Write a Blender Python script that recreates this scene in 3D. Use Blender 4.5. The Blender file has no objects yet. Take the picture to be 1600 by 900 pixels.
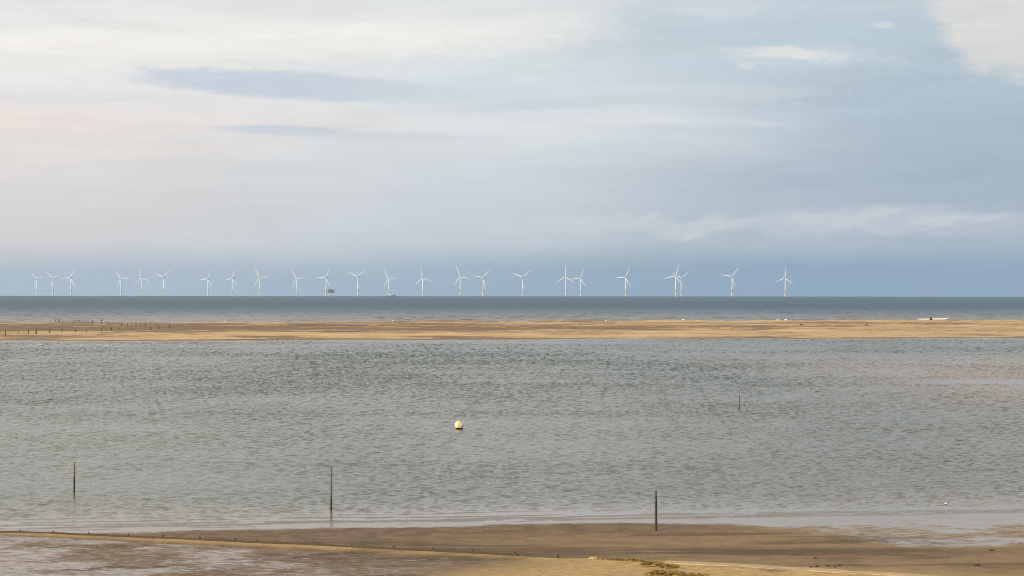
import bpy, bmesh, math, random
import numpy as np
from mathutils import Vector, Matrix, Euler

random.seed(7)
R = math.radians
S = bpy.context.scene
COL = S.collection

# ------------------------------------------------------------------ camera, sky, sun, exposure
CAM_H = 12.0            # eye height above the water, metres
F_PX = 3930.0           # focal length in photograph pixels (1600 wide)
EYE_Y = 455.1           # eye level in the photograph
EARTH = 6371000.0
cam = bpy.data.objects.new('camera', bpy.data.cameras.new('camera'))
COL.objects.link(cam)
cam.data.sensor_width = 36.0
cam.data.lens = 36.0 * F_PX / 1600.0
cam.data.clip_start = 1.0
cam.data.clip_end = 60000.0
cam.location = (0, 0, CAM_H)
cam.rotation_euler = (R(90 + math.degrees(math.atan((EYE_Y - 450) / F_PX))), R(-0.05), 0)
S.camera = cam

SUN_EL, SUN_AZ = 20.0, 222.0      # azimuth clockwise from +Y (the view direction): behind and to the left
SKY_STRENGTH = 0.1
HAZE_DENSITY = 2.9e-5
S.view_settings.view_transform = 'Standard'
S.view_settings.look = 'None'
S.view_settings.gamma = 1
S.view_settings.use_curve_mapping = False
S.view_settings.exposure = 0.0
S.cycles.use_denoising = True
S.cycles.denoiser = 'OPENIMAGEDENOISE'
S.cycles.denoising_input_passes = 'RGB_ALBEDO_NORMAL'
S.cycles.denoising_prefilter = 'NONE'
S.cycles.pixel_filter_type = 'BLACKMAN_HARRIS'
S.cycles.filter_width = 1.0
S.cycles.volume_bounces = 1
S.cycles.max_bounces = 8


def lin(r, g, b):
    def f(c):
        c /= 255.0
        return c / 12.92 if c <= 0.04045 else ((c + 0.055) / 1.055) ** 2.4
    return (f(r), f(g), f(b), 1.0)


class NT:
    """small helper for building node trees"""
    def __init__(self, tree):
        self.t = tree
        self.n = tree.nodes
        self.l = tree.links

    def node(self, kind, **kw):
        nd = self.n.new(kind)
        for k, v in kw.items():
            setattr(nd, k, v)
        return nd

    def put(self, sock, v):
        if v is None:
            return
        if isinstance(v, bpy.types.NodeSocket):
            self.l.new(v, sock)
        else:
            sock.default_value = v

    def m(self, op, a, b=None, c=None, clamp=False):
        nd = self.node('ShaderNodeMath', operation=op, use_clamp=clamp)
        self.put(nd.inputs[0], a)
        self.put(nd.inputs[1], b)
        self.put(nd.inputs[2], c)
        return nd.outputs[0]

    def smooth(self, x, a, b, lo=0.0, hi=1.0):
        nd = self.node('ShaderNodeMapRange', interpolation_type='SMOOTHSTEP')
        self.put(nd.inputs['Value'], x)
        nd.inputs['From Min'].default_value = a
        nd.inputs['From Max'].default_value = b
        nd.inputs['To Min'].default_value = lo
        nd.inputs['To Max'].default_value = hi
        return nd.outputs[0]

    def mix(self, fac, a, b):
        nd = self.node('ShaderNodeMix', data_type='RGBA')
        self.put(nd.inputs['Factor'], fac)
        self.put(nd.inputs['A'], a)
        self.put(nd.inputs['B'], b)
        return nd.outputs['Result']

    def ramp(self, fac, stops, interp='EASE'):
        nd = self.node('ShaderNodeValToRGB')
        cr = nd.color_ramp
        cr.interpolation = interp
        while len(cr.elements) < len(stops):
            cr.elements.new(0.5)
        for e, (p, c) in zip(cr.elements, stops):
            e.position = p
            e.color = c
        self.put(nd.inputs['Fac'], fac)
        return nd.outputs['Color']

    def noise(self, vec, scale, detail=4.0, rough=0.55, dist=0.0):
        nd = self.node('ShaderNodeTexNoise')
        self.put(nd.inputs['Vector'], vec)
        nd.inputs['Scale'].default_value = scale
        nd.inputs['Detail'].default_value = detail
        nd.inputs['Roughness'].default_value = rough
        nd.inputs['Distortion'].default_value = dist
        return nd.outputs['Fac']

    def xyz(self, v):
        nd = self.node('ShaderNodeSeparateXYZ')
        self.put(nd.inputs[0], v)
        return nd.outputs

    def comb(self, x, y, z=0.0):
        nd = self.node('ShaderNodeCombineXYZ')
        self.put(nd.inputs[0], x)
        self.put(nd.inputs[1], y)
        self.put(nd.inputs[2], z)
        return nd.outputs[0]

    def scaled(self, v, sx, sy, sz=1.0, loc=(0, 0, 0)):
        nd = self.node('ShaderNodeMapping')
        self.put(nd.inputs['Vector'], v)
        nd.inputs['Location'].default_value = loc
        nd.inputs['Scale'].default_value = (sx, sy, sz)
        return nd.outputs[0]


def make_world():
    w = bpy.data.worlds.new('World')
    S.world = w
    w.use_nodes = True
    w.node_tree.nodes.clear()
    t = NT(w.node_tree)
    sky = t.node('ShaderNodeTexSky', sky_type='NISHITA')
    sky.sun_disc = False
    sky.sun_elevation = R(SUN_EL)
    sky.sun_rotation = R(SUN_AZ)
    sky.air_density = 1.0
    sky.dust_density = 2.0
    co = t.node('ShaderNodeTexCoord').outputs['Generated']
    x, y, z = t.xyz(co)
    az = t.m('ARCTAN2', x, y)
    el = t.m('ARCSINE', z)
    u = t.m('MULTIPLY', az, 3.93)                        # direction in units of 1/3.93 rad
    v = t.m('MAXIMUM', t.m('MULTIPLY', el, 3.93), -0.008)
    p = t.comb(u, v)
    # wandering of every cloud edge
    warp = t.noise(t.scaled(p, 2.2, 9.0), 1.0, 6.0, 0.6)
    wv = t.m('MULTIPLY_ADD', t.m('SUBTRACT', warp, 0.5), 0.10, v)
    fine = t.noise(t.scaled(p, 6.0, 22.0, loc=(3, 1, 0)), 1.0, 6.0, 0.6, 0.4)
    tiny = t.noise(t.scaled(p, 16.0, 52.0, loc=(2, 9, 0)), 1.0, 7.0, 0.66, 0.6)
    tiny2 = t.noise(t.scaled(p, 20.0, 40.0, loc=(5, 2, 0)), 1.0, 7.0, 0.66, 0.6)
    wide = t.noise(t.scaled(p, 1.1, 5.0, loc=(7, 2, 0)), 1.0, 5.0, 0.55, 0.3)
    # three elevation profiles of the thin overcast: left, middle, right
    def stops(cols):
        return [((455 - py) / 460.0, lin(*c)) for py, c in cols]
    vv = t.m('DIVIDE', wv, 0.46, clamp=True)
    vlow = t.m('DIVIDE', t.m('MULTIPLY_ADD', t.m('SUBTRACT', warp, 0.5), 0.03, v), 0.46, clamp=True)
    left = t.ramp(vv, stops([(455, (176, 190, 205)), (415, (202, 202, 206)), (350, (211, 208, 209)), (255, (220, 216, 215)),
                             (190, (228, 220, 216)), (140, (222, 222, 224)), (75, (238, 234, 228)), (5, (223, 223, 224))]), 'B_SPLINE')
    mid = t.ramp(vv, stops([(455, (165, 184, 200)), (415, (190, 200, 208)), (350, (196, 204, 212)), (255, (205, 212, 218)),
                            (180, (217, 221, 224)), (100, (207, 215, 221)), (50, (222, 223, 223)), (5, (213, 217, 220))]), 'B_SPLINE')
    right = t.ramp(vv, stops([(455, (140, 163, 186)), (415, (157, 174, 192)), (370, (168, 181, 196)), (300, (160, 176, 194)),
                              (200, (161, 178, 196)), (120, (174, 190, 203)), (50, (174, 191, 203)), (5, (196, 204, 210))]), 'B_SPLINE')
    uw = t.m('MULTIPLY_ADD', t.m('SUBTRACT', wide, 0.5), 0.7, u)
    c = t.mix(t.smooth(uw, -0.75, 0.05), left, mid)
    c = t.mix(t.smooth(uw, -0.05, 0.65), c, right)
    c = t.mix(t.smooth(v, 0.42, 0.60), c, lin(219, 215, 208))
    # low blue band of distant air over the sea
    band = t.smooth(vlow, 0.175, 0.035)
    bandc = t.mix(t.smooth(u, -0.75, 0.5), lin(164, 182, 202), lin(112, 147, 179))
    c = t.mix(t.m('MULTIPLY', band, 0.85), c, bandc)

    def lens(px, py, hw, hh, col, fac, soft=0.6, tilt=0.0, wob=0.10, power=2.0, col_in=c, rag=0.0):
        """an elongated cloud at a direction of the sky, its edge broken by noise"""
        du = t.m('DIVIDE', t.m('SUBTRACT', u, (px - 800) / 1000.0), hw / 1000.0)
        dv = t.m('SUBTRACT', v, (455 - py) / 1000.0)
        dv = t.m('SUBTRACT', dv, t.m('MULTIPLY', du, tilt / 1000.0))
        dv = t.m('MULTIPLY_ADD', t.m('SUBTRACT', fine, 0.5), wob * hh / 1000.0 * 4, dv)
        dv = t.m('DIVIDE', dv, hh / 1000.0)
        if rag:
            dv = t.m('MULTIPLY_ADD', t.m('SUBTRACT', tiny, 0.5), rag * 4, dv)
            du = t.m('MULTIPLY_ADD', t.m('SUBTRACT', tiny2, 0.5), rag * 2.5, du)
        d = t.m('ADD', t.m('POWER', t.m('ABSOLUTE', du), power), t.m('MULTIPLY', dv, dv))
        mk = t.smooth(d, 1.0 + soft, 1.0 - soft)
        return t.mix(t.m('MULTIPLY', mk, fac), col_in, col)
    # cream thin patches
    c = lens(380, 65, 480, 32, lin(240, 236, 229), 0.65, 0.9, 10, 0.25, rag=0.22, col_in=c)
    c = lens(90, 192, 260, 14, lin(234, 222, 215), 0.5, 0.9, 0, 0.3, rag=0.22, col_in=c)
    c = lens(60, 242, 300, 12, lin(230, 219, 214), 0.5, 0.9, 4, 0.3, rag=0.22, col_in=c)
    c = lens(860, 182, 330, 9, lin(218, 221, 223), 0.42, 0.9, -12, 0.4, rag=0.22, col_in=c)
    c = lens(560, 15, 330, 30, lin(226, 226, 226), 0.5, 0.9, 0, 0.25, rag=0.22, col_in=c)
    c = lens(880, 40, 90, 24, lin(226, 226, 225), 0.6, 0.9, 0, 0.5, rag=0.55, col_in=c)
    # grey-blue lens clouds
    c = lens(460, 136, 245, 21, lin(194, 202, 214), 0.95, 0.5, -12, 0.10, 2.0, rag=0.22, col_in=c)
    c = lens(700, 142, 190, 26, lin(203, 211, 220), 0.6, 0.9, -2, 0.2, rag=0.22, col_in=c)
    c = lens(445, 205, 100, 8, lin(198, 204, 215), 0.9, 0.7, -3, 0.12, rag=0.22, col_in=c)
    c = lens(610, 214, 190, 6, lin(202, 208, 218), 0.6, 0.9, -4, 0.2, col_in=c)
    c = lens(900, 160, 170, 9, lin(190, 202, 212), 0.5, 0.9, 10, 0.3, col_in=c)
    c = lens(260, 47, 190, 9, lin(222, 222, 222), 0.5, 0.9, -4, 0.4, rag=0.55, col_in=c)
    # blue opening and pale scraps on the right
    c = lens(1180, 45, 250, 70, lin(182, 198, 210), 0.55, 0.9, 10, 0.2, rag=0.22, col_in=c)
    c = lens(1235, 88, 150, 15, lin(200, 208, 214), 0.6, 0.9, -4, 0.5, 1.5, rag=0.9, col_in=c)
    c = lens(1164, 104, 12, 6, lin(208, 212, 215), 0.7, 0.9, 0, 0.5, rag=0.8, col_in=c)
    c = lens(1230, 86, 80, 9, lin(216, 217, 217), 0.95, 0.8, -5, 0.4, 1.25, rag=0.55, col_in=c)
    c = lens(1375, 44, 16, 5, lin(208, 212, 216), 0.7, 0.8, 0, 0.5, rag=0.55, col_in=c)
    c = lens(1130, 12, 70, 16, lin(204, 211, 217), 0.6, 0.9, 0, 0.5, rag=0.55, col_in=c)
    c = lens(1150, 150, 130, 14, lin(200, 208, 215), 0.6, 0.9, 4, 0.4, rag=0.55, col_in=c)
    c = lens(1090, 356, 62, 12, lin(200, 206, 213), 0.62, 0.957, 9, 0.5, rag=0.55, col_in=c)
    c = lens(1260, 350, 110, 18, lin(191, 199, 209), 0.62, 0.95, 4, 0.5, rag=0.55, col_in=c)
    c = lens(1390, 342, 110, 19, lin(194, 199, 209), 0.62, 0.957, 2, 0.5, rag=0.55, col_in=c)
    c = lens(1535, 352, 110, 15, lin(188, 194, 206), 0.55, 0.95, 4, 0.5, rag=0.55, col_in=c)
    c = lens(900, 352, 150, 15, lin(200, 207, 214), 0.7, 0.9, 3, 0.5, rag=0.55, col_in=c)
    for px, py, hw, hh, tl in ((1076, 367, 24, 5, 7), (1108, 343, 26, 7, 6), (1150, 349, 40, 6, 4), (1252, 343, 34, 9, 5), (1376, 330, 28, 8, 3), (1330, 345, 40, 8, 5), (1460, 347, 40, 7, 5), (1535, 342, 26, 6, 5), (905, 345, 30, 5, 4), (1010, 341, 26, 5, 8), (770, 350, 22, 8, 4)):
        c = lens(px, py, hw, hh, lin(203, 207, 213), 0.45, 0.95, tl, 0.5, rag=0.9, col_in=c)
    # bright heap with a crisp left edge
    hx = t.m('MULTIPLY_ADD', t.m('SUBTRACT', warp, 0.5), 0.10, u)
    hx = t.m('MULTIPLY_ADD', t.m('SUBTRACT', fine, 0.5), 0.07, hx)
    hx = t.m('MULTIPLY_ADD', t.m('SUBTRACT', tiny, 0.5), 0.06, hx)
    edge = t.m('ADD', t.m('SUBTRACT', hx, 0.665), t.m('MULTIPLY', t.m('SUBTRACT', v, 0.40), 0.75))
    e1 = t.smooth(edge, -0.012, 0.030)
    e2 = t.smooth(t.m('MULTIPLY_ADD', t.m('SUBTRACT', tiny2, 0.5), 0.03, t.m('MULTIPLY_ADD', t.m('SUBTRACT', fine, 0.5), 0.05, v)), 0.320, 0.345)
    heap = t.m('MULTIPLY', e1, e2)
    heap = t.m('MULTIPLY', heap, t.smooth(u, 1.7, 1.2))
    heap = t.m('MULTIPLY', heap, t.smooth(v, 0.9, 0.6))
    c = t.mix(t.m('MULTIPLY', heap, 0.9), c, t.mix(fine, lin(203, 205, 209), lin(226, 222, 216)))
    # faint streaks through the whole veil
    g = t.m('MULTIPLY_ADD', t.m('SUBTRACT', t.noise(t.scaled(p, 3.0, 26.0, loc=(1, 5, 0)), 1.0, 7.0, 0.62, 0.5), 0.5), t.smooth(v, 0.05, 0.25, 0.10, 0.26), 1.0)
    g = t.m('MULTIPLY', g, t.m('MULTIPLY_ADD', t.m('SUBTRACT', fine, 0.5), 0.07, 1.0))
    vm = t.node('ShaderNodeVectorMath', operation='SCALE')
    t.put(vm.inputs[0], c)
    g = t.m('MULTIPLY', g, t.m('MULTIPLY_ADD', t.m('MULTIPLY', t.m('SUBTRACT', tiny, 0.5), t.smooth(v, 0.1, 0.35)), 0.10, 1.0))
    t.put(vm.inputs['Scale'], t.m('MULTIPLY', g, 1.09 / SKY_STRENGTH))
    c = vm.outputs[0]
    # higher up the veil breaks and the clear sky shows between the clouds
    hole = t.noise(t.scaled(co, 2.5, 2.5, 7.0), 1.0, 6.0, 0.55, 0.3)
    gap = t.m('MULTIPLY', t.smooth(hole, 0.44, 0.62), t.smooth(v, 0.5, 1.4))
    gap = t.m('MAXIMUM', gap, 0.06)
    c = t.mix(gap, c, sky.outputs[0])
    bg = t.node('ShaderNodeBackground')
    bg.inputs['Strength'].default_value = SKY_STRENGTH
    t.put(bg.inputs['Color'], c)
    out = t.node('ShaderNodeOutputWorld')
    t.l.new(bg.outputs[0], out.inputs['Surface'])


make_world()
sun = bpy.data.objects.new('sun', bpy.data.lights.new('sun', 'SUN'))
COL.objects.link(sun)
sun.data.energy = 4.2
sun.data.angle = R(0.6)
sun.data.color = (1.0, 0.86, 0.66)
_s = Vector((math.sin(R(SUN_AZ)) * math.cos(R(SUN_EL)), math.cos(R(SUN_AZ)) * math.cos(R(SUN_EL)), math.sin(R(SUN_EL))))
sun.rotation_euler = _s.to_track_quat('Z', 'Y').to_euler()


# ------------------------------------------------------------------ helpers
def tag(o, label=None, cat=None, group=None, kind=None):
    if label:
        o['label'] = label
    if cat:
        o['category'] = cat
    if group:
        o['group'] = group
    if kind:
        o['kind'] = kind
    return o


def empty(name, loc, rz=0.0):
    o = bpy.data.objects.new(name, None)
    COL.objects.link(o)
    o.location = loc
    o.rotation_euler = (0, 0, rz)
    o.empty_display_size = 0.3
    return o


def build(name, bm, mat, parent=None, smooth=True):
    me = bpy.data.meshes.new(name)
    bm.normal_update()
    bm.to_mesh(me)
    bm.free()
    if smooth:
        for p in me.polygons:
            p.use_smooth = True
    me.materials.append(mat)
    o = bpy.data.objects.new(name, me)
    COL.objects.link(o)
    if parent:
        o.parent = parent
    return o


def copy_tree(o, parent=None):
    c = o.copy()
    COL.objects.link(c)
    if parent:
        c.parent = parent
    for ch in list(o.children):
        copy_tree(ch, c)
    return c


def grid_mesh(name, X, Y, Z, mat, attrs=None):
    ny, nx = X.shape
    v = np.stack([X, Y, Z], -1).reshape(-1, 3).astype(np.float32)
    i = np.arange(ny * nx).reshape(ny, nx)
    q = np.stack([i[:-1, :-1], i[:-1, 1:], i[1:, 1:], i[1:, :-1]], -1).reshape(-1, 4).astype(np.int32)
    me = bpy.data.meshes.new(name)
    me.vertices.add(len(v))
    me.vertices.foreach_set('co', v.ravel())
    me.loops.add(q.size)
    me.loops.foreach_set('vertex_index', q.ravel())
    me.polygons.add(len(q))
    me.polygons.foreach_set('loop_start', np.arange(0, q.size, 4, dtype=np.int32))
    me.polygons.foreach_set('use_smooth', np.ones(len(q), dtype=bool))
    me.update(calc_edges=True)
    for k, a in (attrs or {}).items():
        at_ = me.attributes.new(k, 'FLOAT', 'POINT')
        at_.data.foreach_set('value', a.ravel().astype(np.float32))
    if np.cross(v[q[0, 1]] - v[q[0, 0]], v[q[0, 3]] - v[q[0, 0]])[2] < 0:
        me.flip_normals()
    me.materials.append(mat)
    o = bpy.data.objects.new(name, me)
    COL.objects.link(o)
    return o


def hash2(ix, iy, seed):
    h = (ix.astype(np.int64) * 374761393 + iy.astype(np.int64) * 668265263 + seed * 1274126177) & 0xFFFFFFFF
    h = ((h ^ (h >> 13)) * 1274126177) & 0xFFFFFFFF
    h = h ^ (h >> 16)
    return (h & 0xFFFFFF) / float(0xFFFFFF)


def vnoise(x, y, seed=0):
    x0, y0 = np.floor(x), np.floor(y)
    fx, fy = x - x0, y - y0
    fx = fx * fx * fx * (fx * (fx * 6 - 15) + 10)
    fy = fy * fy * fy * (fy * (fy * 6 - 15) + 10)
    a, b = hash2(x0, y0, seed), hash2(x0 + 1, y0, seed)
    c, d = hash2(x0, y0 + 1, seed), hash2(x0 + 1, y0 + 1, seed)
    return (a * (1 - fx) + b * fx) * (1 - fy) + (c * (1 - fx) + d * fx) * fy


def fbm(x, y, seed=0, oct=4):
    s, a, n = 0.0, 0.5, 0.0
    for k in range(oct):
        s = s + a * vnoise(x, y, seed + k * 17)
        n += a
        a *= 0.55
        x, y = x * 2.03 + 3.1, y * 2.03 + 1.7
    return s / n


def sstep(x, a, b):
    t = np.clip((x - a) / (b - a), 0, 1)
    return t * t * (3 - 2 * t)


# ------------------------------------------------------------------ materials
def material(name):
    m = bpy.data.materials.new(name)
    m.use_nodes = True
    m.node_tree.nodes.clear()
    t = NT(m.node_tree)
    b = t.node('ShaderNodeBsdfPrincipled')
    o = t.node('ShaderNodeOutputMaterial')
    t.l.new(b.outputs[0], o.inputs['Surface'])
    return m, t, b


def plain(name, col, rough=0.5, var=0.25, scale=3.0, metal=0.0, bump=0.0):
    """one real colour with procedural wear"""
    m, t, b = material(name)
    co = t.node('ShaderNodeTexCoord').outputs['Object']
    n = t.noise(co, scale, 5.0, 0.6)
    dark = tuple(c * (1 - var) for c in col[:3]) + (1,)
    light = tuple(min(1, c * (1 + var)) for c in col[:3]) + (1,)
    t.put(b.inputs['Base Color'], t.mix(t.smooth(n, 0.3, 0.7), dark, light))
    b.inputs['Roughness'].default_value = rough
    b.inputs['Metallic'].default_value = metal
    if bump:
        bp = t.node('ShaderNodeBump')
        bp.inputs['Strength'].default_value = bump
        bp.inputs['Distance'].default_value = 0.02
        t.put(bp.inputs['Height'], n)
        t.l.new(bp.outputs[0], b.inputs['Normal'])
    return m


WL0, WLS = 131.2, 0.205          # the waterline: Y = WL0 + WLS * X


def water_material():
    m, t, b = material('sea_water')
    co = t.node('ShaderNodeTexCoord').outputs['Object']
    x, y, z = t.xyz(co)
    off = t.m('SUBTRACT', y, t.m('MULTIPLY_ADD', x, WLS, WL0))     # metres out from the waterline
    patch = t.noise(t.scaled(co, 0.014, 0.006), 1.0, 4.0, 0.55, 0.4)
    patch2 = t.noise(t.scaled(co, 0.05, 0.03, loc=(4, 9, 0)), 1.0, 4.0, 0.6, 0.4)
    green = t.mix(t.smooth(patch, 0.36, 0.64), (0.100, 0.110, 0.082, 1), (0.136, 0.138, 0.102, 1))
    green = t.mix(t.smooth(y, 200.0, 520.0), green, (0.078, 0.098, 0.078, 1))      # darker green towards the bank
    # suspended sand near the shore
    silt = (0.235, 0.180, 0.130, 1)
    near = t.smooth(t.m('MULTIPLY_ADD', t.m('SUBTRACT', patch2, 0.5), 18.0, off), 20.0, 0.0)
    c = t.mix(t.m('MULTIPLY', near, 0.62), green, silt)
    east = t.m('MULTIPLY', t.smooth(t.m('MULTIPLY_ADD', t.m('SUBTRACT', patch, 0.5), 70.0, x), 22.0, 62.0), t.m('MULTIPLY', t.smooth(y, 215.0, 300.0), t.smooth(y, 520.0, 400.0)))
    c = t.mix(t.m('MULTIPLY', east, 0.9), c, (0.27, 0.195, 0.145, 1))
    # open sea beyond the bank: a pale silty strip, then deep blue-grey
    sea_far = t.smooth(t.m('MULTIPLY_ADD', t.m('SUBTRACT', patch2, 0.5), 420.0, y), 1080.0, 1560.0)
    c = t.mix(t.smooth(y, 760.0, 860.0), c, (0.135, 0.124, 0.122, 1))
    c = t.mix(sea_far, c, (0.036, 0.094, 0.145, 1))
    t.put(b.inputs['Base Color'], c)
    b.inputs['IOR'].default_value = 1.333
    t.put(b.inputs['Roughness'], t.smooth(y, 200.0, 2500.0, 0.13, 0.40))
    t.put(b.inputs['Specular IOR Level'], t.m('MULTIPLY', t.smooth(y, 160.0, 480.0, 0.46, 0.19), t.smooth(y, 900.0, 1900.0, 1.0, 0.42)))
    # wind chop: several wavelengths, crests across the view
    h1 = t.noise(t.scaled(co, 1.4, 3.2), 1.0, 4.0, 0.62, 0.5)
    h3 = t.noise(t.scaled(co, 0.03, 0.035, loc=(1, 6, 0)), 1.0, 5.0, 0.6, 0.3)
    h = t.m('MULTIPLY', h1, t.smooth(off, 0.0, 22.0, 0.02, 0.10))
    h = t.m('MULTIPLY_ADD', h3, t.smooth(y, 900.0, 4000.0, 0.0, 2.0), h)
    bp = t.node('ShaderNodeBump')
    bp.inputs['Strength'].default_value = 0.8
    bp.inputs['Distance'].default_value = 0.5
    t.put(bp.inputs['Height'], h)
    t.l.new(bp.outputs[0], b.inputs['Normal'])
    return m


def attr(t, name):
    nd = t.node('ShaderNodeAttribute')
    nd.attribute_name = name
    return nd.outputs['Fac']


def beach_material():
    m, t, b = material('beach_sand')
    co = t.node('ShaderNodeTexCoord').outputs['Object']
    film, dry, dark = attr(t, 'film'), attr(t, 'dry'), attr(t, 'dark')
    n1 = t.noise(t.scaled(co, 0.8, 0.5), 1.0, 6.0, 0.62, 0.3)
    n2 = t.noise(t.scaled(co, 3.0, 2.2, loc=(4, 1, 0)), 1.0, 6.0, 0.65)
    n3 = t.noise(co, 14.0, 5.0, 0.7)
    n4 = t.noise(t.scaled(co, 5.0, 3.4, loc=(2, 7, 0)), 1.0, 5.0, 0.7, 0.5)
    damp = t.mix(t.smooth(n1, 0.38, 0.62), (0.165, 0.113, 0.069, 1), (0.265, 0.182, 0.112, 1))
    damp = t.mix(t.m('MULTIPLY', t.smooth(n2, 0.42, 0.60), 0.55), damp, (0.125, 0.082, 0.048, 1))
    gold = t.mix(t.smooth(n2, 0.3, 0.7), (0.40, 0.265, 0.105, 1), (0.58, 0.405, 0.185, 1))
    c = t.mix(dry, damp, gold)
    c = t.mix(t.m('MULTIPLY', dark, 0.85), c, (0.080, 0.056, 0.033, 1))
    c = t.mix(t.m('MULTIPLY', t.smooth(n4, 0.54, 0.68), 0.5), c, (0.11, 0.075, 0.040, 1))
    c = t.mix(t.m('MULTIPLY', t.smooth(n3, 0.50, 0.72), 0.45), c, (0.13, 0.09, 0.05, 1))
    streak = t.noise(t.scaled(co, 1.5, 2.8, loc=(6, 4, 0)), 1.0, 7.0, 0.68, 0.7)
    rag = t.smooth(film, 1.15, 0.70, 0.15, 1.0)
    edge = t.m('MULTIPLY_ADD', t.m('MULTIPLY', t.m('SUBTRACT', streak, 0.5), rag), 3.2, film)
    edge = t.m('MULTIPLY_ADD', t.m('MULTIPLY', t.m('SUBTRACT', n3, 0.5), rag), 0.7, edge)
    fm = t.smooth(edge, 0.12, 1.0)
    c = t.mix(t.m('MULTIPLY', fm, 0.6), c, (0.27, 0.20, 0.15, 1))
    t.put(b.inputs['Base Color'], c)
    t.put(b.inputs['Roughness'], t.m('MULTIPLY_ADD', fm, -0.62, 0.82))
    t.put(b.inputs['Specular IOR Level'], t.m('MULTIPLY_ADD', fm, 0.3, 0.2))
    bp = t.node('ShaderNodeBump')
    t.put(bp.inputs['Strength'], t.m('MULTIPLY_ADD', fm, -0.5, 0.55))
    bp.inputs['Distance'].default_value = 0.05
    rip = t.noise(t.scaled(co, 1.3, 7.0, loc=(0, 2, 0)), 1.0, 4.0, 0.6, 0.8)
    t.put(bp.inputs['Height'], t.m('MULTIPLY_ADD', rip, 0.8, t.m('MULTIPLY', n3, 0.5)))
    t.l.new(bp.outputs[0], b.inputs['Normal'])
    return m


def bank_material():
    m, t, b = material('bank_sand')
    co = t.node('ShaderNodeTexCoord').outputs['Object']
    wet = attr(t, 'wet')  # real wetness, plus the less sunlit left side painted as browner sand
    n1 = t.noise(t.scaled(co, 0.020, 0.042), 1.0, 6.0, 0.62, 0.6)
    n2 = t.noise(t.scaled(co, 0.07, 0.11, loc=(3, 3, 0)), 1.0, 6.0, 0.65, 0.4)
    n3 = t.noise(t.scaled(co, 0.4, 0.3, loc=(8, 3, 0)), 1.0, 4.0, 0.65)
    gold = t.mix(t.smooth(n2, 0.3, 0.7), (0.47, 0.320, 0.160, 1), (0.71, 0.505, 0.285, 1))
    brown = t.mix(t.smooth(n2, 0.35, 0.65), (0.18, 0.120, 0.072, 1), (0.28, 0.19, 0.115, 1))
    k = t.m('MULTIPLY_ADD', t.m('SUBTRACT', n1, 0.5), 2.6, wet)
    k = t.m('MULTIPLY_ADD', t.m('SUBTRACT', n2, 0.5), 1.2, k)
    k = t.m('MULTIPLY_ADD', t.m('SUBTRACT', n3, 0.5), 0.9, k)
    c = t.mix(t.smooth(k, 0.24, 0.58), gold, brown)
    t.put(b.inputs['Base Color'], c)
    sheen = attr(t, 'film')
    t.put(b.inputs['Roughness'], t.m('MULTIPLY_ADD', sheen, -0.65, 0.85))
    b.inputs['Specular IOR Level'].default_value = 0.2
    bp = t.node('ShaderNodeBump')
    bp.inputs['Strength'].default_value = 0.35
    bp.inputs['Distance'].default_value = 0.4
    t.put(bp.inputs['Height'], t.m('ADD', n2, n3))
    t.l.new(bp.outputs[0], b.inputs['Normal'])
    return m


def timber_material(name, c1, c2, rough=0.8):
    m, t, b = material(name)
    co = t.node('ShaderNodeTexCoord').outputs['Object']
    g = t.noise(t.scaled(co, 40.0, 40.0, 2.5), 1.0, 5.0, 0.6)
    t.put(b.inputs['Base Color'], t.mix(t.smooth(g, 0.3, 0.7), c1, c2))
    b.inputs['Roughness'].default_value = rough
    bp = t.node('ShaderNodeBump')
    bp.inputs['Strength'].default_value = 0.5
    bp.inputs['Distance'].default_value = 0.01
    t.put(bp.inputs['Height'], g)
    t.l.new(bp.outputs[0], b.inputs['Normal'])
    return m


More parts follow.
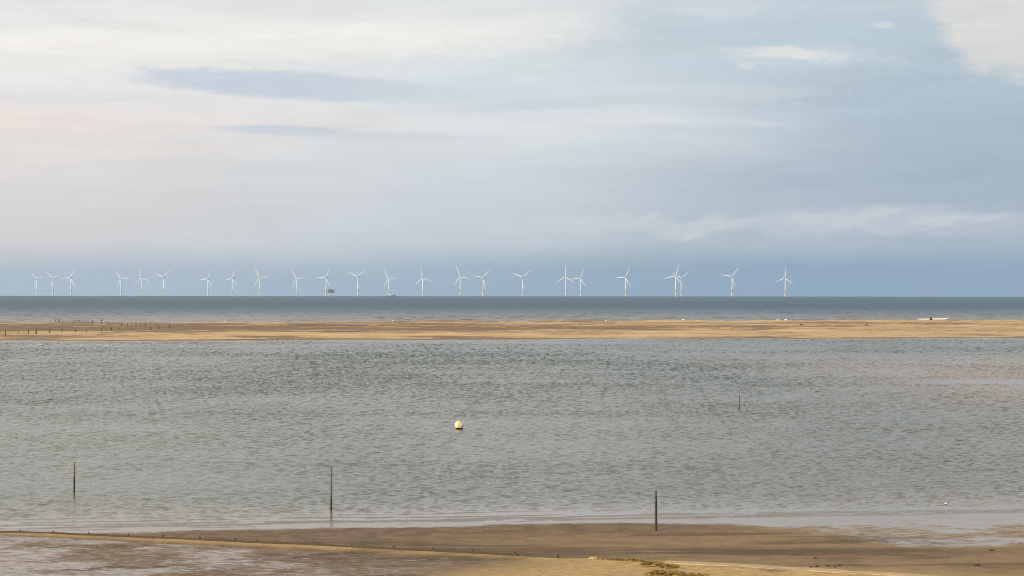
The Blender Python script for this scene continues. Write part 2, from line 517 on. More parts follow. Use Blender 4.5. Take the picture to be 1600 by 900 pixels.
M = {
    'water': water_material(),
    'beach': beach_material(),
    'bank': bank_material(),
    'timber': timber_material('weathered_timber', (0.055, 0.042, 0.030, 1), (0.15, 0.118, 0.085, 1)),
    'weed_timber': timber_material('weedy_timber', (0.012, 0.010, 0.007, 1), (0.035, 0.030, 0.018, 1), 0.5),
    'brown_board': timber_material('brown_board', (0.035, 0.020, 0.010, 1), (0.085, 0.050, 0.024, 1), 0.7),
    'post': timber_material('grey_post_timber', (0.050, 0.040, 0.032, 1), (0.11, 0.088, 0.066, 1)),
    'weed_base': plain('weed_covered_rock', (0.30, 0.195, 0.048, 1), 0.6, 0.5, 6.0, bump=0.6),
    'white': plain('turbine_white', (0.68, 0.70, 0.70, 1), 0.5, 0.04, 0.2),
    'nacelle': plain('nacelle_grey', (0.52, 0.54, 0.56, 1), 0.5, 0.05, 0.3),
    'yellow': plain('transition_yellow', (0.76, 0.72, 0.60, 1), 0.55, 0.12, 0.3),
    'steel': plain('platform_steel', (0.30, 0.30, 0.29, 1), 0.6, 0.2, 0.5),
    'station': plain('station_blue_grey', (0.060, 0.105, 0.145, 1), 0.6, 0.2, 0.2),
    'hull_white': plain('boat_white', (0.82, 0.80, 0.75, 1), 0.4, 0.05, 1.0),
    'hull_dark': plain('hull_dark', (0.05, 0.06, 0.08, 1), 0.5, 0.2, 0.3),
    'dark': plain('dark_fittings', (0.03, 0.028, 0.025, 1), 0.6, 0.3, 2.0),
    'buoy_white': plain('buoy_white', (0.72, 0.70, 0.64, 1), 0.45, 0.10, 6.0),
    'buoy_yellow': plain('buoy_yellow', (0.70, 0.48, 0.04, 1), 0.4, 0.08, 6.0),
    'buoy_weed': plain('buoy_weed', (0.018, 0.016, 0.010, 1), 0.6, 0.4, 20.0, bump=0.6),
    'concrete': plain('worn_concrete', (0.50, 0.36, 0.205, 1), 0.8, 0.15, 1.5, bump=0.3),
    'weed': plain('wet_seaweed', (0.34, 0.220, 0.050, 1), 0.55, 0.5, 3.0),
    'rock': plain('sandy_rock', (0.52, 0.39, 0.16, 1), 0.8, 0.3, 5.0, bump=0.6),
    'clump': plain('dry_seaweed', (0.050, 0.036, 0.020, 1), 0.7, 0.4, 8.0),
    'foam': plain('foam_white', (0.82, 0.82, 0.80, 1), 0.7, 0.05, 2.0),
}

# ------------------------------------------------------------------ the groyne line, in plan
GA, GB = np.array([-25.6, 124.6]), np.array([16.8, 101.3])
GD = (GB - GA) / np.linalg.norm(GB - GA)
GN = np.array([GD[1], -GD[0]])             # towards the camera
if GN[1] > 0:
    GN = -GN


def gbend(s):
    """the groyne bows slightly seaward"""
    t = np.clip(s / 48.0, -0.25, 1.3)
    return -1.0 * 4 * t * (1 - t)


def gline(X, Y):
    s = (X - GA[0]) * GD[0] + (Y - GA[1]) * GD[1]
    g = (X - GA[0]) * GN[0] + (Y - GA[1]) * GN[1]
    return s, g - gbend(s)


def gpoint(s):
    return GA + GD * s + GN * float(gbend(np.array(float(s))))


def H(X, Y):
    """height of the beach above the water"""
    X, Y = np.asarray(X, float), np.asarray(Y, float)
    s = WL0 + WLS * X - Y
    wob = (fbm(X / 9.0, Y / 6.0, 3) - 0.5) * 1.8
    s = s + wob
    z = np.where(s > 0, 0.010 * s, 0.03 * s)
    z = np.maximum(z, -1.5)
    z = np.where(s > 36, 0.36 + (s - 36) * 0.022, z)
    gs, g = gline(X, Y)
    land = sstep(s, 0.0, 4.0)
    z = z + land * (fbm(X / 3.0, Y / 4.0, 5) - 0.5) * 0.07
    z = z + land * (fbm(X / 0.9, Y / 0.5, 9, 3) - 0.5) * 0.034
    # scoured, wet hollow on the near side of the left half of the groyne
    hollow = sstep(g, 0.2, 2.5) * (1 - sstep(gs, 24.0, 31.0))
    z = z * (1 - hollow) + hollow * (0.06 + 0.5 * z * 0.5 + (fbm(X / 2.5, Y / 3.5, 11) - 0.5) * 0.05)
    # drifted sand along the near side, and the drier bank on the right
    z = z + 0.10 * np.exp(-((g - 0.45) / 0.55) ** 2) * land
    z = z + 0.10 * sstep(gs, 30.0, 38.0) * sstep(g, -1.0, 1.0) * land
    # shallow pool on the far right
    return z


def at(px, py, hgt=None):
    """the point of the beach (or of a level hgt) seen at a pixel of the photograph"""
    px0 = px - 800.0
    py0 = py - EYE_Y - (-px0) * math.tan(R(0.05)) * 1.0
    d = CAM_H * F_PX / py0
    for _ in range(40):
        X = px0 * d / F_PX
        z = float(H(X, d)) if hgt is None else hgt
        z -= d * d / (2 * EARTH)
        d = 0.5 * d + 0.5 * (CAM_H - z) * F_PX / py0
    return X, d, z


# ------------------------------------------------------------------ setting: sea
SECT = R(16.0)                       # the sector whose waves are modelled one by one


def waves(X, Y, comps):
    z = np.zeros_like(X)
    for kx, ky, a, ph in comps:
        z += a * np.sin(kx * X + ky * Y + ph)
    return z


def spectrum(n, lmin, lmax, rms, seed, main=-100.0, spread=48.0):
    rnd = random.Random(seed)
    out = []
    for i in range(n):
        lam = lmin * (lmax / lmin) ** rnd.random()
        th = R(main + rnd.gauss(0, spread))
        k = 2 * math.pi / lam
        out.append((k * math.cos(th), k * math.sin(th), lam ** 0.75, rnd.uniform(0, 6.283), lam))
    t = math.sqrt(sum(o[2] ** 2 for o in out) / 2)
    return [(o[0], o[1], o[2] * rms / t, o[3]) for o in out]


def polar(rr, nth):
    th = np.linspace(-SECT, SECT, nth)
    RR, TT = np.meshgrid(rr, th, indexing='ij')
    X, Y = RR * np.sin(TT), RR * np.cos(TT)
    e = np.minimum(sstep(SECT - np.abs(TT), 0.0, 0.02), 1.0)
    return RR, X, Y, e


def build_sea():
    rr = np.concatenate([[1.0, 20, 40, 60, 80, 100.0, 115.0], np.linspace(160, 700, 28), [720.0], np.geomspace(800, 4000, 40), np.geomspace(4300, 17000, 50)])
    th = np.linspace(-math.pi, math.pi, 361)
    th = np.sort(np.concatenate([th[np.abs(np.abs(th) - SECT) > 1e-6], [SECT, -SECT]]))
    RR, TT = np.meshgrid(rr, th, indexing='ij')
    X, Y = RR * np.sin(TT), RR * np.cos(TT)
    Z = -RR ** 2 / (2 * EARTH)
    o = grid_mesh('sea', X, Y, Z, M['water'])
    bm = bmesh.new()
    bm.from_mesh(o.data)
    gone = []
    for f in bm.faces:
        c = f.calc_center_median()
        r, a = math.hypot(c.x, c.y), abs(math.atan2(c.x, c.y))
        if a < SECT - 1e-4 and 115.0 < r < 4000.0:
            gone.append(f)
    bmesh.ops.delete(bm, geom=gone, context='FACES')
    bmesh.ops.recalc_face_normals(bm, faces=bm.faces)
    if sum(f.normal.z for f in bm.faces) < 0:
        bmesh.ops.reverse_faces(bm, faces=bm.faces)
    bm.to_mesh(o.data)
    bm.free()
    tag(o, kind='structure')
    # the lagoon: wind chop with short crests, dying out in the shallows
    rr = [115.0]
    while rr[-1] < 720.0:
        r = rr[-1]
        rr.append(min(720.0, r + (0.125 if r < 175 else 0.15 + 0.32 * sstep(np.array(r), 180, 600))))
    RR, X, Y, e = polar(np.array(rr), 760)
    off = Y - WL0 - WLS * X
    amp = 0.12 + 0.88 * sstep(off + (fbm(X / 8, Y / 8, 71) - 0.5) * 8, -1.0, 9.0)
    slick = np.exp(-((X - 72 - (fbm(X / 9, Y / 9, 72) - 0.5) * 10) / 17.0) ** 4) * np.exp(-((Y - 333 - (fbm(X / 14, Y / 9, 74) - 0.5) * 24) / 8.0) ** 2)
    amp = amp * (1 - 0.85 * slick)
    gust = (0.25 + 0.85 * fbm(X / 26.0, Y / 40.0, 73) + 0.65 * fbm(X / 55.0, Y / 13.0, 78)) * (1.0 + 1.3 * sstep(RR, 190, 480))
    chop = waves(X, Y, spectrum(50, 0.30, 0.66, 0.0072, 5, spread=28))
    chop = chop * (1.0 - 0.30 * sstep(RR, 250, 600))
    roll = waves(X, Y, spectrum(36, 0.66, 1.5, 0.0046, 6, spread=22))
    h = (chop + roll) * amp * gust
    h = h + 0.7 * np.maximum(h, 0) ** 2 / 0.026           # peaked crests
    # little swash lines running in over the flat
    sw = np.zeros_like(X)
    for k, (o0, tilt, hh) in enumerate(((-0.4, 0.012, 0.035), (0.9, -0.006, 0.048), (2.1, -0.022, 0.04), (3.8, -0.05, 0.035), (5.6, -0.02, 0.025))):
        oc = o0 + tilt * (X + 10) + (fbm(X / 5.0, X * 0 + k, 75 + k) - 0.5) * 1.5
        q = off - oc
        brk = sstep(fbm(X / 4.5, X * 0 + 3 * k, 85 + k), 0.33, 0.50)
        sw = sw + hh * brk * np.where(q < 0, np.exp(-(q / 0.10) ** 2), np.exp(-(q / 0.35) ** 2))
    h = h + sw
    ends = sstep(RR, 115.0, 116.0) * sstep(-RR, -720.0, -700.0)
    Z = h * e * ends - RR ** 2 / (2 * EARTH)
    tag(grid_mesh('lagoon', X, Y, Z, M['water']), kind='structure')
    # the open sea behind the bank: longer waves
    rr = [720.0]
    while rr[-1] < 4000.0:
        r = rr[-1]
        rr.append(min(4000.0, r + (20.0 if r < 840 else 1.2 * (r / 900.0) ** 1.2)))
    RR, X, Y, e = polar(np.array(rr), 420)
    fade = 1.0 - sstep(RR, 1800, 4000)
    gust = 0.5 + 1.0 * fbm(X / 120.0, Y / 160.0, 93)
    h = waves(X, Y, spectrum(26, 4.0, 12.0, 0.075, 7, spread=34)) * gust
    h = h + 0.9 * np.maximum(h, 0) ** 2 / 0.3
    ends = sstep(RR, 720, 760) * sstep(-RR, -4000, -3600)
    Z = h * e * ends * (0.35 + 0.65 * fade) - RR ** 2 / (2 * EARTH)
    tag(grid_mesh('open_water', X, Y, Z, M['water']), kind='structure')


build_sea()


# ------------------------------------------------------------------ setting: beach
def build_beach():
    xs = np.concatenate([np.linspace(-700, -40, 24)[:-1], np.arange(-40, 40, 0.2), np.linspace(40, 700, 24)])
    ys = np.concatenate([np.linspace(-500, 90, 30)[:-1], np.arange(90, 150, 0.16), np.linspace(150, 200, 12)])
    X, Y = np.meshgrid(xs, ys)
    Z = H(X, Y)
    s = WL0 + WLS * X - Y + (fbm(X / 9.0, Y / 6.0, 3) - 0.5) * 1.8
    gs, g = gline(X, Y)
    nA = fbm(X / 3.2, Y / 2.6, 21)
    nB = fbm(X / 7.0, Y / 5.0, 23)
    nC = fbm(X / 1.2, Y / 1.6, 27)
    # wash at the waterline
    w = 1.5 + 3.8 * (nB - 0.4) + 2.0 * sstep(-X, -4.0, 24.0) + 2.0 * sstep(X, 2.0, 10.0)
    film = 1.0 - sstep(s, w * 0.6, w * 1.3 + 0.5)
    # pool on the right
    pool = sstep(X + (nB - 0.5) * 8 - 0.45 * s, 7.5, 13.0) * (1 - sstep(s - (nA - 0.5) * 9, 15.5, 19.5))
    pool *= 1.05 + 1.3 * (nA - 0.5) + 0.9 * (nC - 0.5) + 0.3 * (1 - sstep(s, 3.0, 8.0))
    film = np.maximum(film, pool)
    # hollows before the groyne on the left
    left = sstep(g, 0.9, 1.8) * (1 - sstep(X + (nB - 0.5) * 14, -13.0, 3.0))
    left *= sstep(nA * 0.6 + nB * 0.4 + 0.16 * sstep(-X, 6, 24), 0.40, 0.72)
    film = np.maximum(film, left * 0.60 + 0.26 * sstep(g, 0.9, 1.8) * (1 - sstep(X, -2.0, 8.0)))
    dry = np.exp(-((g - 0.50) / 0.48) ** 2) * (0.75 + 0.25 * sstep(gs, 14.0, 26.0)) * sstep(s, 0.5, 3.0)
    bankr = sstep(gs + (nA - 0.5) * 4, 27.0, 34.0) * sstep(g + (nC - 0.5) * 2.5, -0.6, 0.9)
    ax, ay, _ = at(915, 874)
    spill = np.exp(-((X - ax) / 2.2) ** 2 - ((Y - ay) / 0.9) ** 2) * (0.4 + 1.2 * nC)
    dry = np.maximum(dry, np.clip(spill, 0, 1))
    side = sstep(gs + (nB - 0.5) * 10, 36.0, 47.0) * sstep(g, -7.5, -1.0) * 0.75
    dry = np.clip(np.maximum(np.maximum(dry, bankr), side), 0, 1)
    mid = sstep(s, 5.0, 12.0) * sstep(g, -0.2, -2.0) * 0.28 * sstep(X, -12.0, 4.0)
    dry = np.maximum(dry, mid)
    dry = np.maximum(dry, 0.30 * sstep(X + (nB - 0.5) * 6, 9.0, 14.0) * sstep(s, 3.0, 7.0))
    dark = sstep(fbm(X / 9.0, Y / 2.2, 31), 0.50, 0.66) * sstep(s, 4.0, 8.0) * (1 - bankr)
    ax, ay, _ = at(1190, 862)
    qx, qy = (X - ax) / 11.0, (Y - ay - 0.02 * (X - ax)) / 2.3
    dark = np.maximum(dark * 0.75, np.exp(-(qx ** 2 + qy ** 2) ** 1.5) * sstep(fbm(X / 3.0, Y / 0.7, 33), 0.24, 0.50))
    film = film * (1 - np.clip(dry, 0, 1))
    o = grid_mesh('beach', X, Y, Z, M['beach'], {'film': film, 'dry': dry, 'dark': dark})
    tag(o, kind='structure')
    return o


build_beach()

# ------------------------------------------------------------------ setting: sandbank
BANK_TOP = 0.9


def bank_front(X):
    X = np.asarray(X, float)
    return 618.0 + 0.10 * X + 10.0 * np.sin(X / 61.0) + (fbm(X / 40.0, X * 0, 41) - 0.5) * 26.0 + (fbm(X / 8.0, X * 0, 42) - 0.5) * 9.0


def bank_h(X, Y):
    X, Y = np.asarray(X, float), np.asarray(Y, float)
    front = bank_front(X)
    back = 960.0 + 0.28 * X + (fbm(X / 30.0, Y * 0 + 5, 43) - 0.5) * 26.0
    a = sstep(Y, front - 14, front + 80)
    b = 1 - sstep(Y, back - 30, back + 40)
    z = -0.5 + 0.5 * sstep(Y, front - 40, front) + 0.02 + a * b * BANK_TOP
    z = z - (1 - b) * sstep(Y, back - 50, back + 60) * 0.65
    z = z + a * b * (fbm(X / 45.0, Y / 28.0, 45) - 0.5) * 0.9
    z = z + a * b * (fbm(X / 14.0, Y / 9.0, 47) - 0.5) * 0.62
    z = z - (Y ** 2 + X ** 2) / (2 * EARTH)
    return z


def build_bank():
    xs = np.concatenate([np.linspace(-1500, -290, 60)[:-1], np.arange(-290, 290, 1.6), np.linspace(290, 1500, 60)])
    ys = np.arange(560, 1130, 2.0)
    X, Y = np.meshgrid(xs, ys)
    Z = bank_h(X, Y)
    zz = Z + (Y ** 2 + X ** 2) / (2 * EARTH)
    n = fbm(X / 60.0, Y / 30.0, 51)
    wet = 0.76 - 0.30 * sstep(X, -170.0, 60.0) - 0.14 * sstep(zz, 0.35, 1.1) + (n - 0.5) * 0.5  # higher on the left: its weaker sunlight is put into the browner colour
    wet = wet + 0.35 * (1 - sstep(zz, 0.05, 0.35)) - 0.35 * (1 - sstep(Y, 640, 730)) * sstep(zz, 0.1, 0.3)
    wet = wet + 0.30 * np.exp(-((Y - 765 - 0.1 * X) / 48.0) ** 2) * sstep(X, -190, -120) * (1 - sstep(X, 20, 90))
    film = (1 - sstep(zz, 0.04, 0.22))
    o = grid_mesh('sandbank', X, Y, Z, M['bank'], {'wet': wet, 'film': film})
    tag(o, kind='structure')


build_bank()


def bank_edge(px):
    """distance of the far skyline of the bank, seen along one direction"""
    ds = np.arange(760.0, 1120.0, 1.0)
    X = (px - 800.0) * ds / F_PX
    z = bank_h(X, ds)
    yy = (CAM_H - z) / ds
    i = int(np.argmin(np.where(z + ds ** 2 / (2 * EARTH) > 0.2, yy, 9)))
    return float(X[i]), float(ds[i]), float(z[i])


def bank_at(px, py):
    px0 = px - 800.0
    py0 = py - EYE_Y + px0 * math.tan(R(0.05))
    best = None
    ds = np.arange(600.0, 1120.0, 0.5)
    X = px0 * ds / F_PX
    z = bank_h(X, ds)
    z = np.maximum(z, -ds ** 2 / (2 * EARTH))
    yy = (CAM_H - z) * F_PX / ds
    i = int(np.argmin(np.abs(yy - py0)))
    return float(X[i]), float(ds[i]), float(z[i])


# ------------------------------------------------------------------ haze
def build_haze():
    bm = bmesh.new()
    bmesh.ops.create_cube(bm, size=1.0)
    for v in bm.verts:
        v.co = Vector((v.co.x * 36000, v.co.y * 36000, -26.0 if v.co.z < 0 else 125.0))
    m = bpy.data.materials.new('haze_air')
    m.use_nodes = True
    m.node_tree.nodes.clear()
    t = NT(m.node_tree)
    vol = t.node('ShaderNodeVolumePrincipled')
    vol.inputs['Color'].default_value = (0.62, 0.79, 0.98, 1)
    vol.inputs['Density'].default_value = HAZE_DENSITY
    vol.inputs['Anisotropy'].default_value = 0.0
    out = t.node('ShaderNodeOutputMaterial')
    t.l.new(vol.outputs[0], out.inputs['Volume'])
    o = build('haze', bm, m, smooth=False)
    tag(o, kind='stuff')


if HAZE_DENSITY > 0:
    build_haze()


# ------------------------------------------------------------------ mesh pieces
def add_tube(bm, p0, p1, r0, r1, seg=10, caps=True):
    p0, p1 = Vector(p0), Vector(p1)
    ax = (p1 - p0).normalized()
    a = ax.orthogonal().normalized()
    b = ax.cross(a)
    rings = []
    for p, r in ((p0, r0), (p1, r1)):
        rings.append([bm.verts.new(p + (a * math.cos(2 * math.pi * k / seg) + b * math.sin(2 * math.pi * k / seg)) * r) for k in range(seg)])
    for k in range(seg):
        bm.faces.new((rings[0][k], rings[0][(k + 1) % seg], rings[1][(k + 1) % seg], rings[1][k]))
    if caps:
        bm.faces.new(rings[0][::-1])
        bm.faces.new(rings[1])


def add_loft(bm, rings, close=True):
    """rings: lists of points; skins them and caps both ends"""
    vs = [[bm.verts.new(p) for p in r] for r in rings]
    n = len(vs[0])
    for a, b in zip(vs[:-1], vs[1:]):
        for k in range(n):
            bm.faces.new((a[k], a[(k + 1) % n], b[(k + 1) % n], b[k]))
    if close:
        bm.faces.new(vs[0][::-1])
        bm.faces.new(vs[-1])
    return vs


def add_box(bm, lo, hi, bev=0.0):
    r = bmesh.ops.create_cube(bm, size=1.0)
    for v in r['verts']:
        v.co = Vector([lo[i] if v.co[i] < 0 else hi[i] for i in range(3)])
    if bev:
        es = list({e for v in r['verts'] for e in v.link_edges})
        bmesh.ops.bevel(bm, geom=es, offset=bev, segments=2, affect='EDGES')


# ------------------------------------------------------------------ wind turbines
HUB, BLADE = 67.0, 40.0
YAW = R(-28.0)                  # rotors look towards the camera and a little to the left


def make_turbine():
    root = empty('wind_turbine', (0, 0, 0))
    bm = bmesh.new()
    rings = []
    for z, r in ((16, 2.1), (30, 1.95), (48, 1.65), (64.6, 1.3)):
        rings.append([(r * math.cos(2 * math.pi * k / 16), r * math.sin(2 * math.pi * k / 16), z) for k in range(16)])
    add_loft(bm, rings)
    build('tower', bm, M['white'], root)
    bm = bmesh.new()
    add_tube(bm, (0, 0, -6), (0, 0, 15.0), 2.5, 2.5, 16)
    tp = build('transition_piece', bm, M['yellow'], root)
    bm = bmesh.new()
    add_tube(bm, (-0.6, -3.0, -2), (-0.6, -3.0, 15), 0.2, 0.2, 6)
    add_tube(bm, (0.6, -3.0, -2), (0.6, -3.0, 15), 0.2, 0.2, 6)
    build('boat_landing', bm, M['steel'], tp)
    bm = bmesh.new()
    add_tube(bm, (0, 0, 15.0), (0, 0, 15.5), 4.2, 4.2, 20)
    for k in range(10):
        a = 2 * math.pi * k / 10
        add_tube(bm, (4.1 * math.cos(a), 4.1 * math.sin(a), 15.5), (4.1 * math.cos(a), 4.1 * math.sin(a), 16.7), 0.08, 0.08, 5)
    build('platform', bm, M['steel'], root)
    head = Matrix.Rotation(YAW, 4, 'Z') @ Matrix.Translation((0, 0, HUB))
    bm = bmesh.new()
    rings = []
    for y, w, h0, h1 in ((-2.2, 1.3, -1.3, 1.3), (-1.4, 1.8, -1.7, 1.8), (2.0, 1.9, -1.8, 2.1), (7.2, 1.8, -1.6, 2.1), (8.4, 1.4, -1.0, 1.8)):
        rings.append([(-w, y, h0), (w, y, h0), (w, y, h1), (-w, y, h1)])
    add_loft(bm, rings)
    bmesh.ops.recalc_face_normals(bm, faces=bm.faces)
    n = build('nacelle', bm, M['nacelle'], root, smooth=False)
    n.matrix_local = head
    bm = bmesh.new()
    rings = []
    for y, r in ((-2.3, 1.45), (-3.2, 1.5), (-4.2, 1.2), (-5.0, 0.7), (-5.3, 0.15)):
        rings.append([(r * math.cos(2 * math.pi * k / 12), y, r * math.sin(2 * math.pi * k / 12)) for k in range(12)])
    add_loft(bm, rings)
    bmesh.ops.recalc_face_normals(bm, faces=bm.faces)
    hb = build('hub', bm, M['white'], root)
    hb.matrix_local = head
    bm = bmesh.new()
    rings = []
    for z, ch, th, tw in ((1.0, 1.7, 1.7, 0), (3.5, 2.0, 1.6, 18), (8, 3.4, 0.95, 14), (16, 2.7, 0.6, 8), (26, 1.9, 0.36, 4), (35, 1.25, 0.2, 1), (39.3, 0.7, 0.1, 0), (40, 0.25, 0.05, 0)):
        ring = []
        for k in range(10):
            a = 2 * math.pi * k / 10
            ch_ = ch * 0.84
            cx = ch_ * 0.5 * math.cos(a) + (ch_ * 0.5 - 0.72) * 0.75
            cy = th * 0.5 * math.sin(a)
            c, s_ = math.cos(R(tw)), math.sin(R(tw))
            ring.append((cx * c - cy * s_, -3.3 + cx * s_ + cy * c - 0.012 * z, z))
        rings.append(ring)
    add_loft(bm, rings)
    bmesh.ops.recalc_face_normals(bm, faces=bm.faces)
    bl = build('blade', bm, M['white'], root)
    for k in range(2):
        c = bl.copy()
        COL.objects.link(c)
    return root


# tower x, hub y in the photograph, first blade clockwise from upright, and what tells it apart
TURBINES = [
    (57.5, 437.3, -42, 'leftmost white wind turbine, outermost in the left group of three'),
    (83.0, 435.7, -49, 'middle white wind turbine of the far left group of three'),
    (110.8, 435.2, 27, 'largest white wind turbine in the far left group of three, blade pointing flat left'),
    (189.0, 436.9, -33, 'white wind turbine at left of the second group of three on the horizon'),
    (221.0, 435.0, -13, 'white wind turbine with nearly upright blade, middle of the second group of three'),
    (255.5, 433.8, 49, 'white Y-shaped wind turbine at right of the second group of three'),
    (324.8, 436.8, 25, 'seventh white wind turbine from the left, just left of a matching one'),
    (363.2, 435.7, 18, 'eighth white wind turbine from the left, right beside a matching one'),
    (405.4, 433.4, -28, 'ninth white wind turbine from the left, one blade pointing flat right'),
    (463.4, 435.7, -34, 'small white wind turbine left of the one beside the dark offshore platform'),
    (509.6, 434.2, 30, 'white wind turbine directly beside the dark offshore platform'),
    (559.3, 432.7, 54, 'white Y-shaped wind turbine first to the right of the offshore platform'),
    (607.0, 435.0, -30, 'white wind turbine directly above the small white ship on the horizon'),
    (660.4, 434.3, -11, 'white wind turbine first to the right of the small white ship'),
    (719.3, 432.4, -20, 'tall white wind turbine almost straight above the yellow striped buoy'),
    (755.0, 434.1, 42, 'white wind turbine first to the right of the one above the buoy'),
    (816.5, 433.3, 53, 'white Y-shaped wind turbine standing alone left of the crossing centre pair'),
    (884.3, 432.1, 1, 'tall white wind turbine with one blade straight up, left of the centre pair'),
    (907.5, 434.3, 24, 'smaller white wind turbine at right of the close centre pair'),
    (977.5, 432.8, 27, 'white wind turbine standing alone right of the centre pair, blade flat left'),
    (1055.9, 430.8, 19, 'taller left wind turbine of the two whose white blades overlap'),
    (1064.6, 433.5, 57, 'lower Y-shaped right wind turbine of the two whose white blades overlap'),
    (1144.0, 431.4, 40, 'second white wind turbine from the right end of the row'),
    (1227.0, 433.4, 7, 'rightmost white wind turbine, one blade nearly straight up'),
]


def place_turbines():
    proto = make_turbine()
    for i, (px, hy, ang, label) in enumerate(TURBINES):
        o = proto if i == 0 else copy_tree(proto)
        hy_eye = EYE_Y - hy - (px - 800) * math.tan(R(0.05))
        hub_px = hy_eye                                  # hub above eye level
        # solve distance: (HUB - CAM_H - d^2/2E) * F / d = hub_px
        d = 9000.0
        for _ in range(60):
            d = 0.5 * d + 0.5 * (HUB - CAM_H - d * d / (2 * EARTH)) * F_PX / hub_px
        o.location = ((px - 800) * d / F_PX, d, -d * d / (2 * EARTH))
        tag(o, label, 'wind turbine', 'offshore wind turbines along the horizon')
        bl = [c for c in o.children if c.name.split('.')[0] == 'blade']
        head = Matrix.Rotation(YAW, 4, 'Z') @ Matrix.Translation((0, 0, HUB))
        while len(bl) < 3:
            c = bl[0].copy()
            COL.objects.link(c)
            c.parent = o
            bl.append(c)
        for k, b in enumerate(bl[:3]):
            b.matrix_local = head @ Matrix.Rotation(R(ang + 120 * k), 4, 'Y')


place_turbines()


# ------------------------------------------------------------------ offshore platform and ship
def sea_far(px, d):
    return ((px - 800) * d / F_PX, d, -d * d / (2 * EARTH))


def build_station():
    root = empty('offshore_platform', sea_far(517.6, 10400.0), R(12))
    tag(root, 'dark blue-grey offshore platform on pale legs beside a wind turbine', 'platform')
    bm = bmesh.new()
    add_box(bm, (-12, -9, 13), (11, 9, 19.0), 0.3)
    add_box(bm, (-13.5, -9.5, 19.2), (13, 9.5, 24.5), 0.3)
    build('topside', bm, M['station'], root, False)
    bm = bmesh.new()
    add_box(bm, (-9.5, -7, 24.7), (3, 7, 28.5), 0.3)
    build('upper_module', bm, M['station'], root, False)
    bm = bmesh.new()
    add_tube(bm, (15.0, 0, 26.0), (15.0, 0, 26.8), 6.5, 6.5, 8)
    add_tube(bm, (11.0, 0, 22.0), (14.0, 0, 26.0), 0.5, 0.5, 6)
    build('helideck', bm, M['station'], root, False)
    bm = bmesh.new()
    add_tube(bm, (-11, 3, 24), (-11, 3, 31), 0.6, 0.5, 8)
    add_tube(bm, (-11, 3, 31), (0, -2, 35), 0.35, 0.25, 6)
    build('crane', bm, M['steel'], root)
    for sx in (-1, 1):
        for sy in (-1, 1):
            bm = bmesh.new()
            add_tube(bm, (sx * 10.5, sy * 8, -8), (sx * 8.5, sy * 6.5, 13), 0.8, 0.8, 8)
            build('leg', bm, M['nacelle'], root)
    bm = bmesh.new()
    for sy in (-1, 1):
        add_tube(bm, (-9.6, sy * 7.4, 2), (8.7, sy * 6.7, 11.5), 0.4, 0.4, 6)
        add_tube(bm, (9.6, sy * 7.4, 2), (-8.7, sy * 6.7, 11.5), 0.4, 0.4, 6)
    build('cross_brace', bm, M['nacelle'], root)


build_station()


def build_ship():
    root = empty('service_ship', sea_far(611.5, 8700.0), R(8))
    tag(root, 'small ship on the horizon with white wheelhouse and dark stern', 'ship')
    bm = bmesh.new()
    rings = []
    for x, w, d0, top in ((-14, 0.4, 1.0, 4.2), (-12, 2.2, 0.0, 3.8), (-7, 3.4, -1.0, 3.2), (6, 3.4, -1.0, 2.8), (13.5, 3.0, -0.6, 3.0)):
        rings.append([(x, -w, top), (x, -w * 0.7, d0), (x, w * 0.7, d0), (x, w, top)])
    add_loft(bm, rings)
    bmesh.ops.recalc_face_normals(bm, faces=bm.faces)
    build('hull', bm, M['hull_dark'], root, False)
    bm = bmesh.new()
    add_box(bm, (-9.5, -2.8, 3.1), (-1.0, 2.8, 6.3), 0.2)
    add_box(bm, (-8.5, -2.4, 6.4), (-2.5, 2.4, 9.2), 0.2)
    wh = build('wheelhouse', bm, M['hull_white'], root, False)
    bm = bmesh.new()
    add_box(bm, (-8.2, -2.45, 7.4), (-2.8, -2.40, 8.6))
    build('window', bm, M['dark'], wh, False)
    bm = bmesh.new()
    add_tube(bm, (-5, 0, 9.2), (-5, 0, 13.5), 0.22, 0.12, 6)
    build('mast', bm, M['steel'], root)
    bm = bmesh.new()
    add_box(bm, (8.0, -2.0, 2.9), (12.0, 2.0, 5.6), 0.2)
    add_tube(bm, (7.5, 0, 5.0), (12.5, 0, 8.0), 0.3, 0.2, 6)
    build('stern_gear', bm, M['hull_dark'], root, False)


build_ship()


# ------------------------------------------------------------------ white boat on the far edge of the bank
def build_boat():
    x, y, z = bank_edge(1457)
    root = empty('beached_boat', (x, y, z + 0.02), R(3))
    tag(root, 'long low white boat lying on the far edge of the sandbank', 'boat')
    bm = bmesh.new()
    rings = []
    for k in range(15):
        u = -1 + 2 * k / 14
        w = 1.15 * (1 - abs(u) ** 3.0) + 0.05
        top = 0.62 + 0.42 * max(0, u) ** 4 + 0.08 * max(0, -u) ** 4 - 0.22 * max(0, -u)
        kx = u * 6.3
        keel = 0.02 + 0.28 * abs(u) ** 5
        rings.append([(kx, -w, top), (kx, -w * 0.75, keel + 0.12), (kx, 0, keel), (kx, w * 0.75, keel + 0.12), (kx, w, top), (kx, w * 0.8, top - 0.02), (kx, 0, top - 0.12), (kx, -w * 0.8, top - 0.02)])
    add_loft(bm, rings)
    bmesh.ops.recalc_face_normals(bm, faces=bm.faces)
    build('hull', bm, M['hull_white'], root)
    bm = bmesh.new()
    add_box(bm, (-1.25, -1.22, 0.08), (-0.35, 0.5, 1.0), 0.06)
    build('dark_cover', bm, M['dark'], root, False)


build_boat()


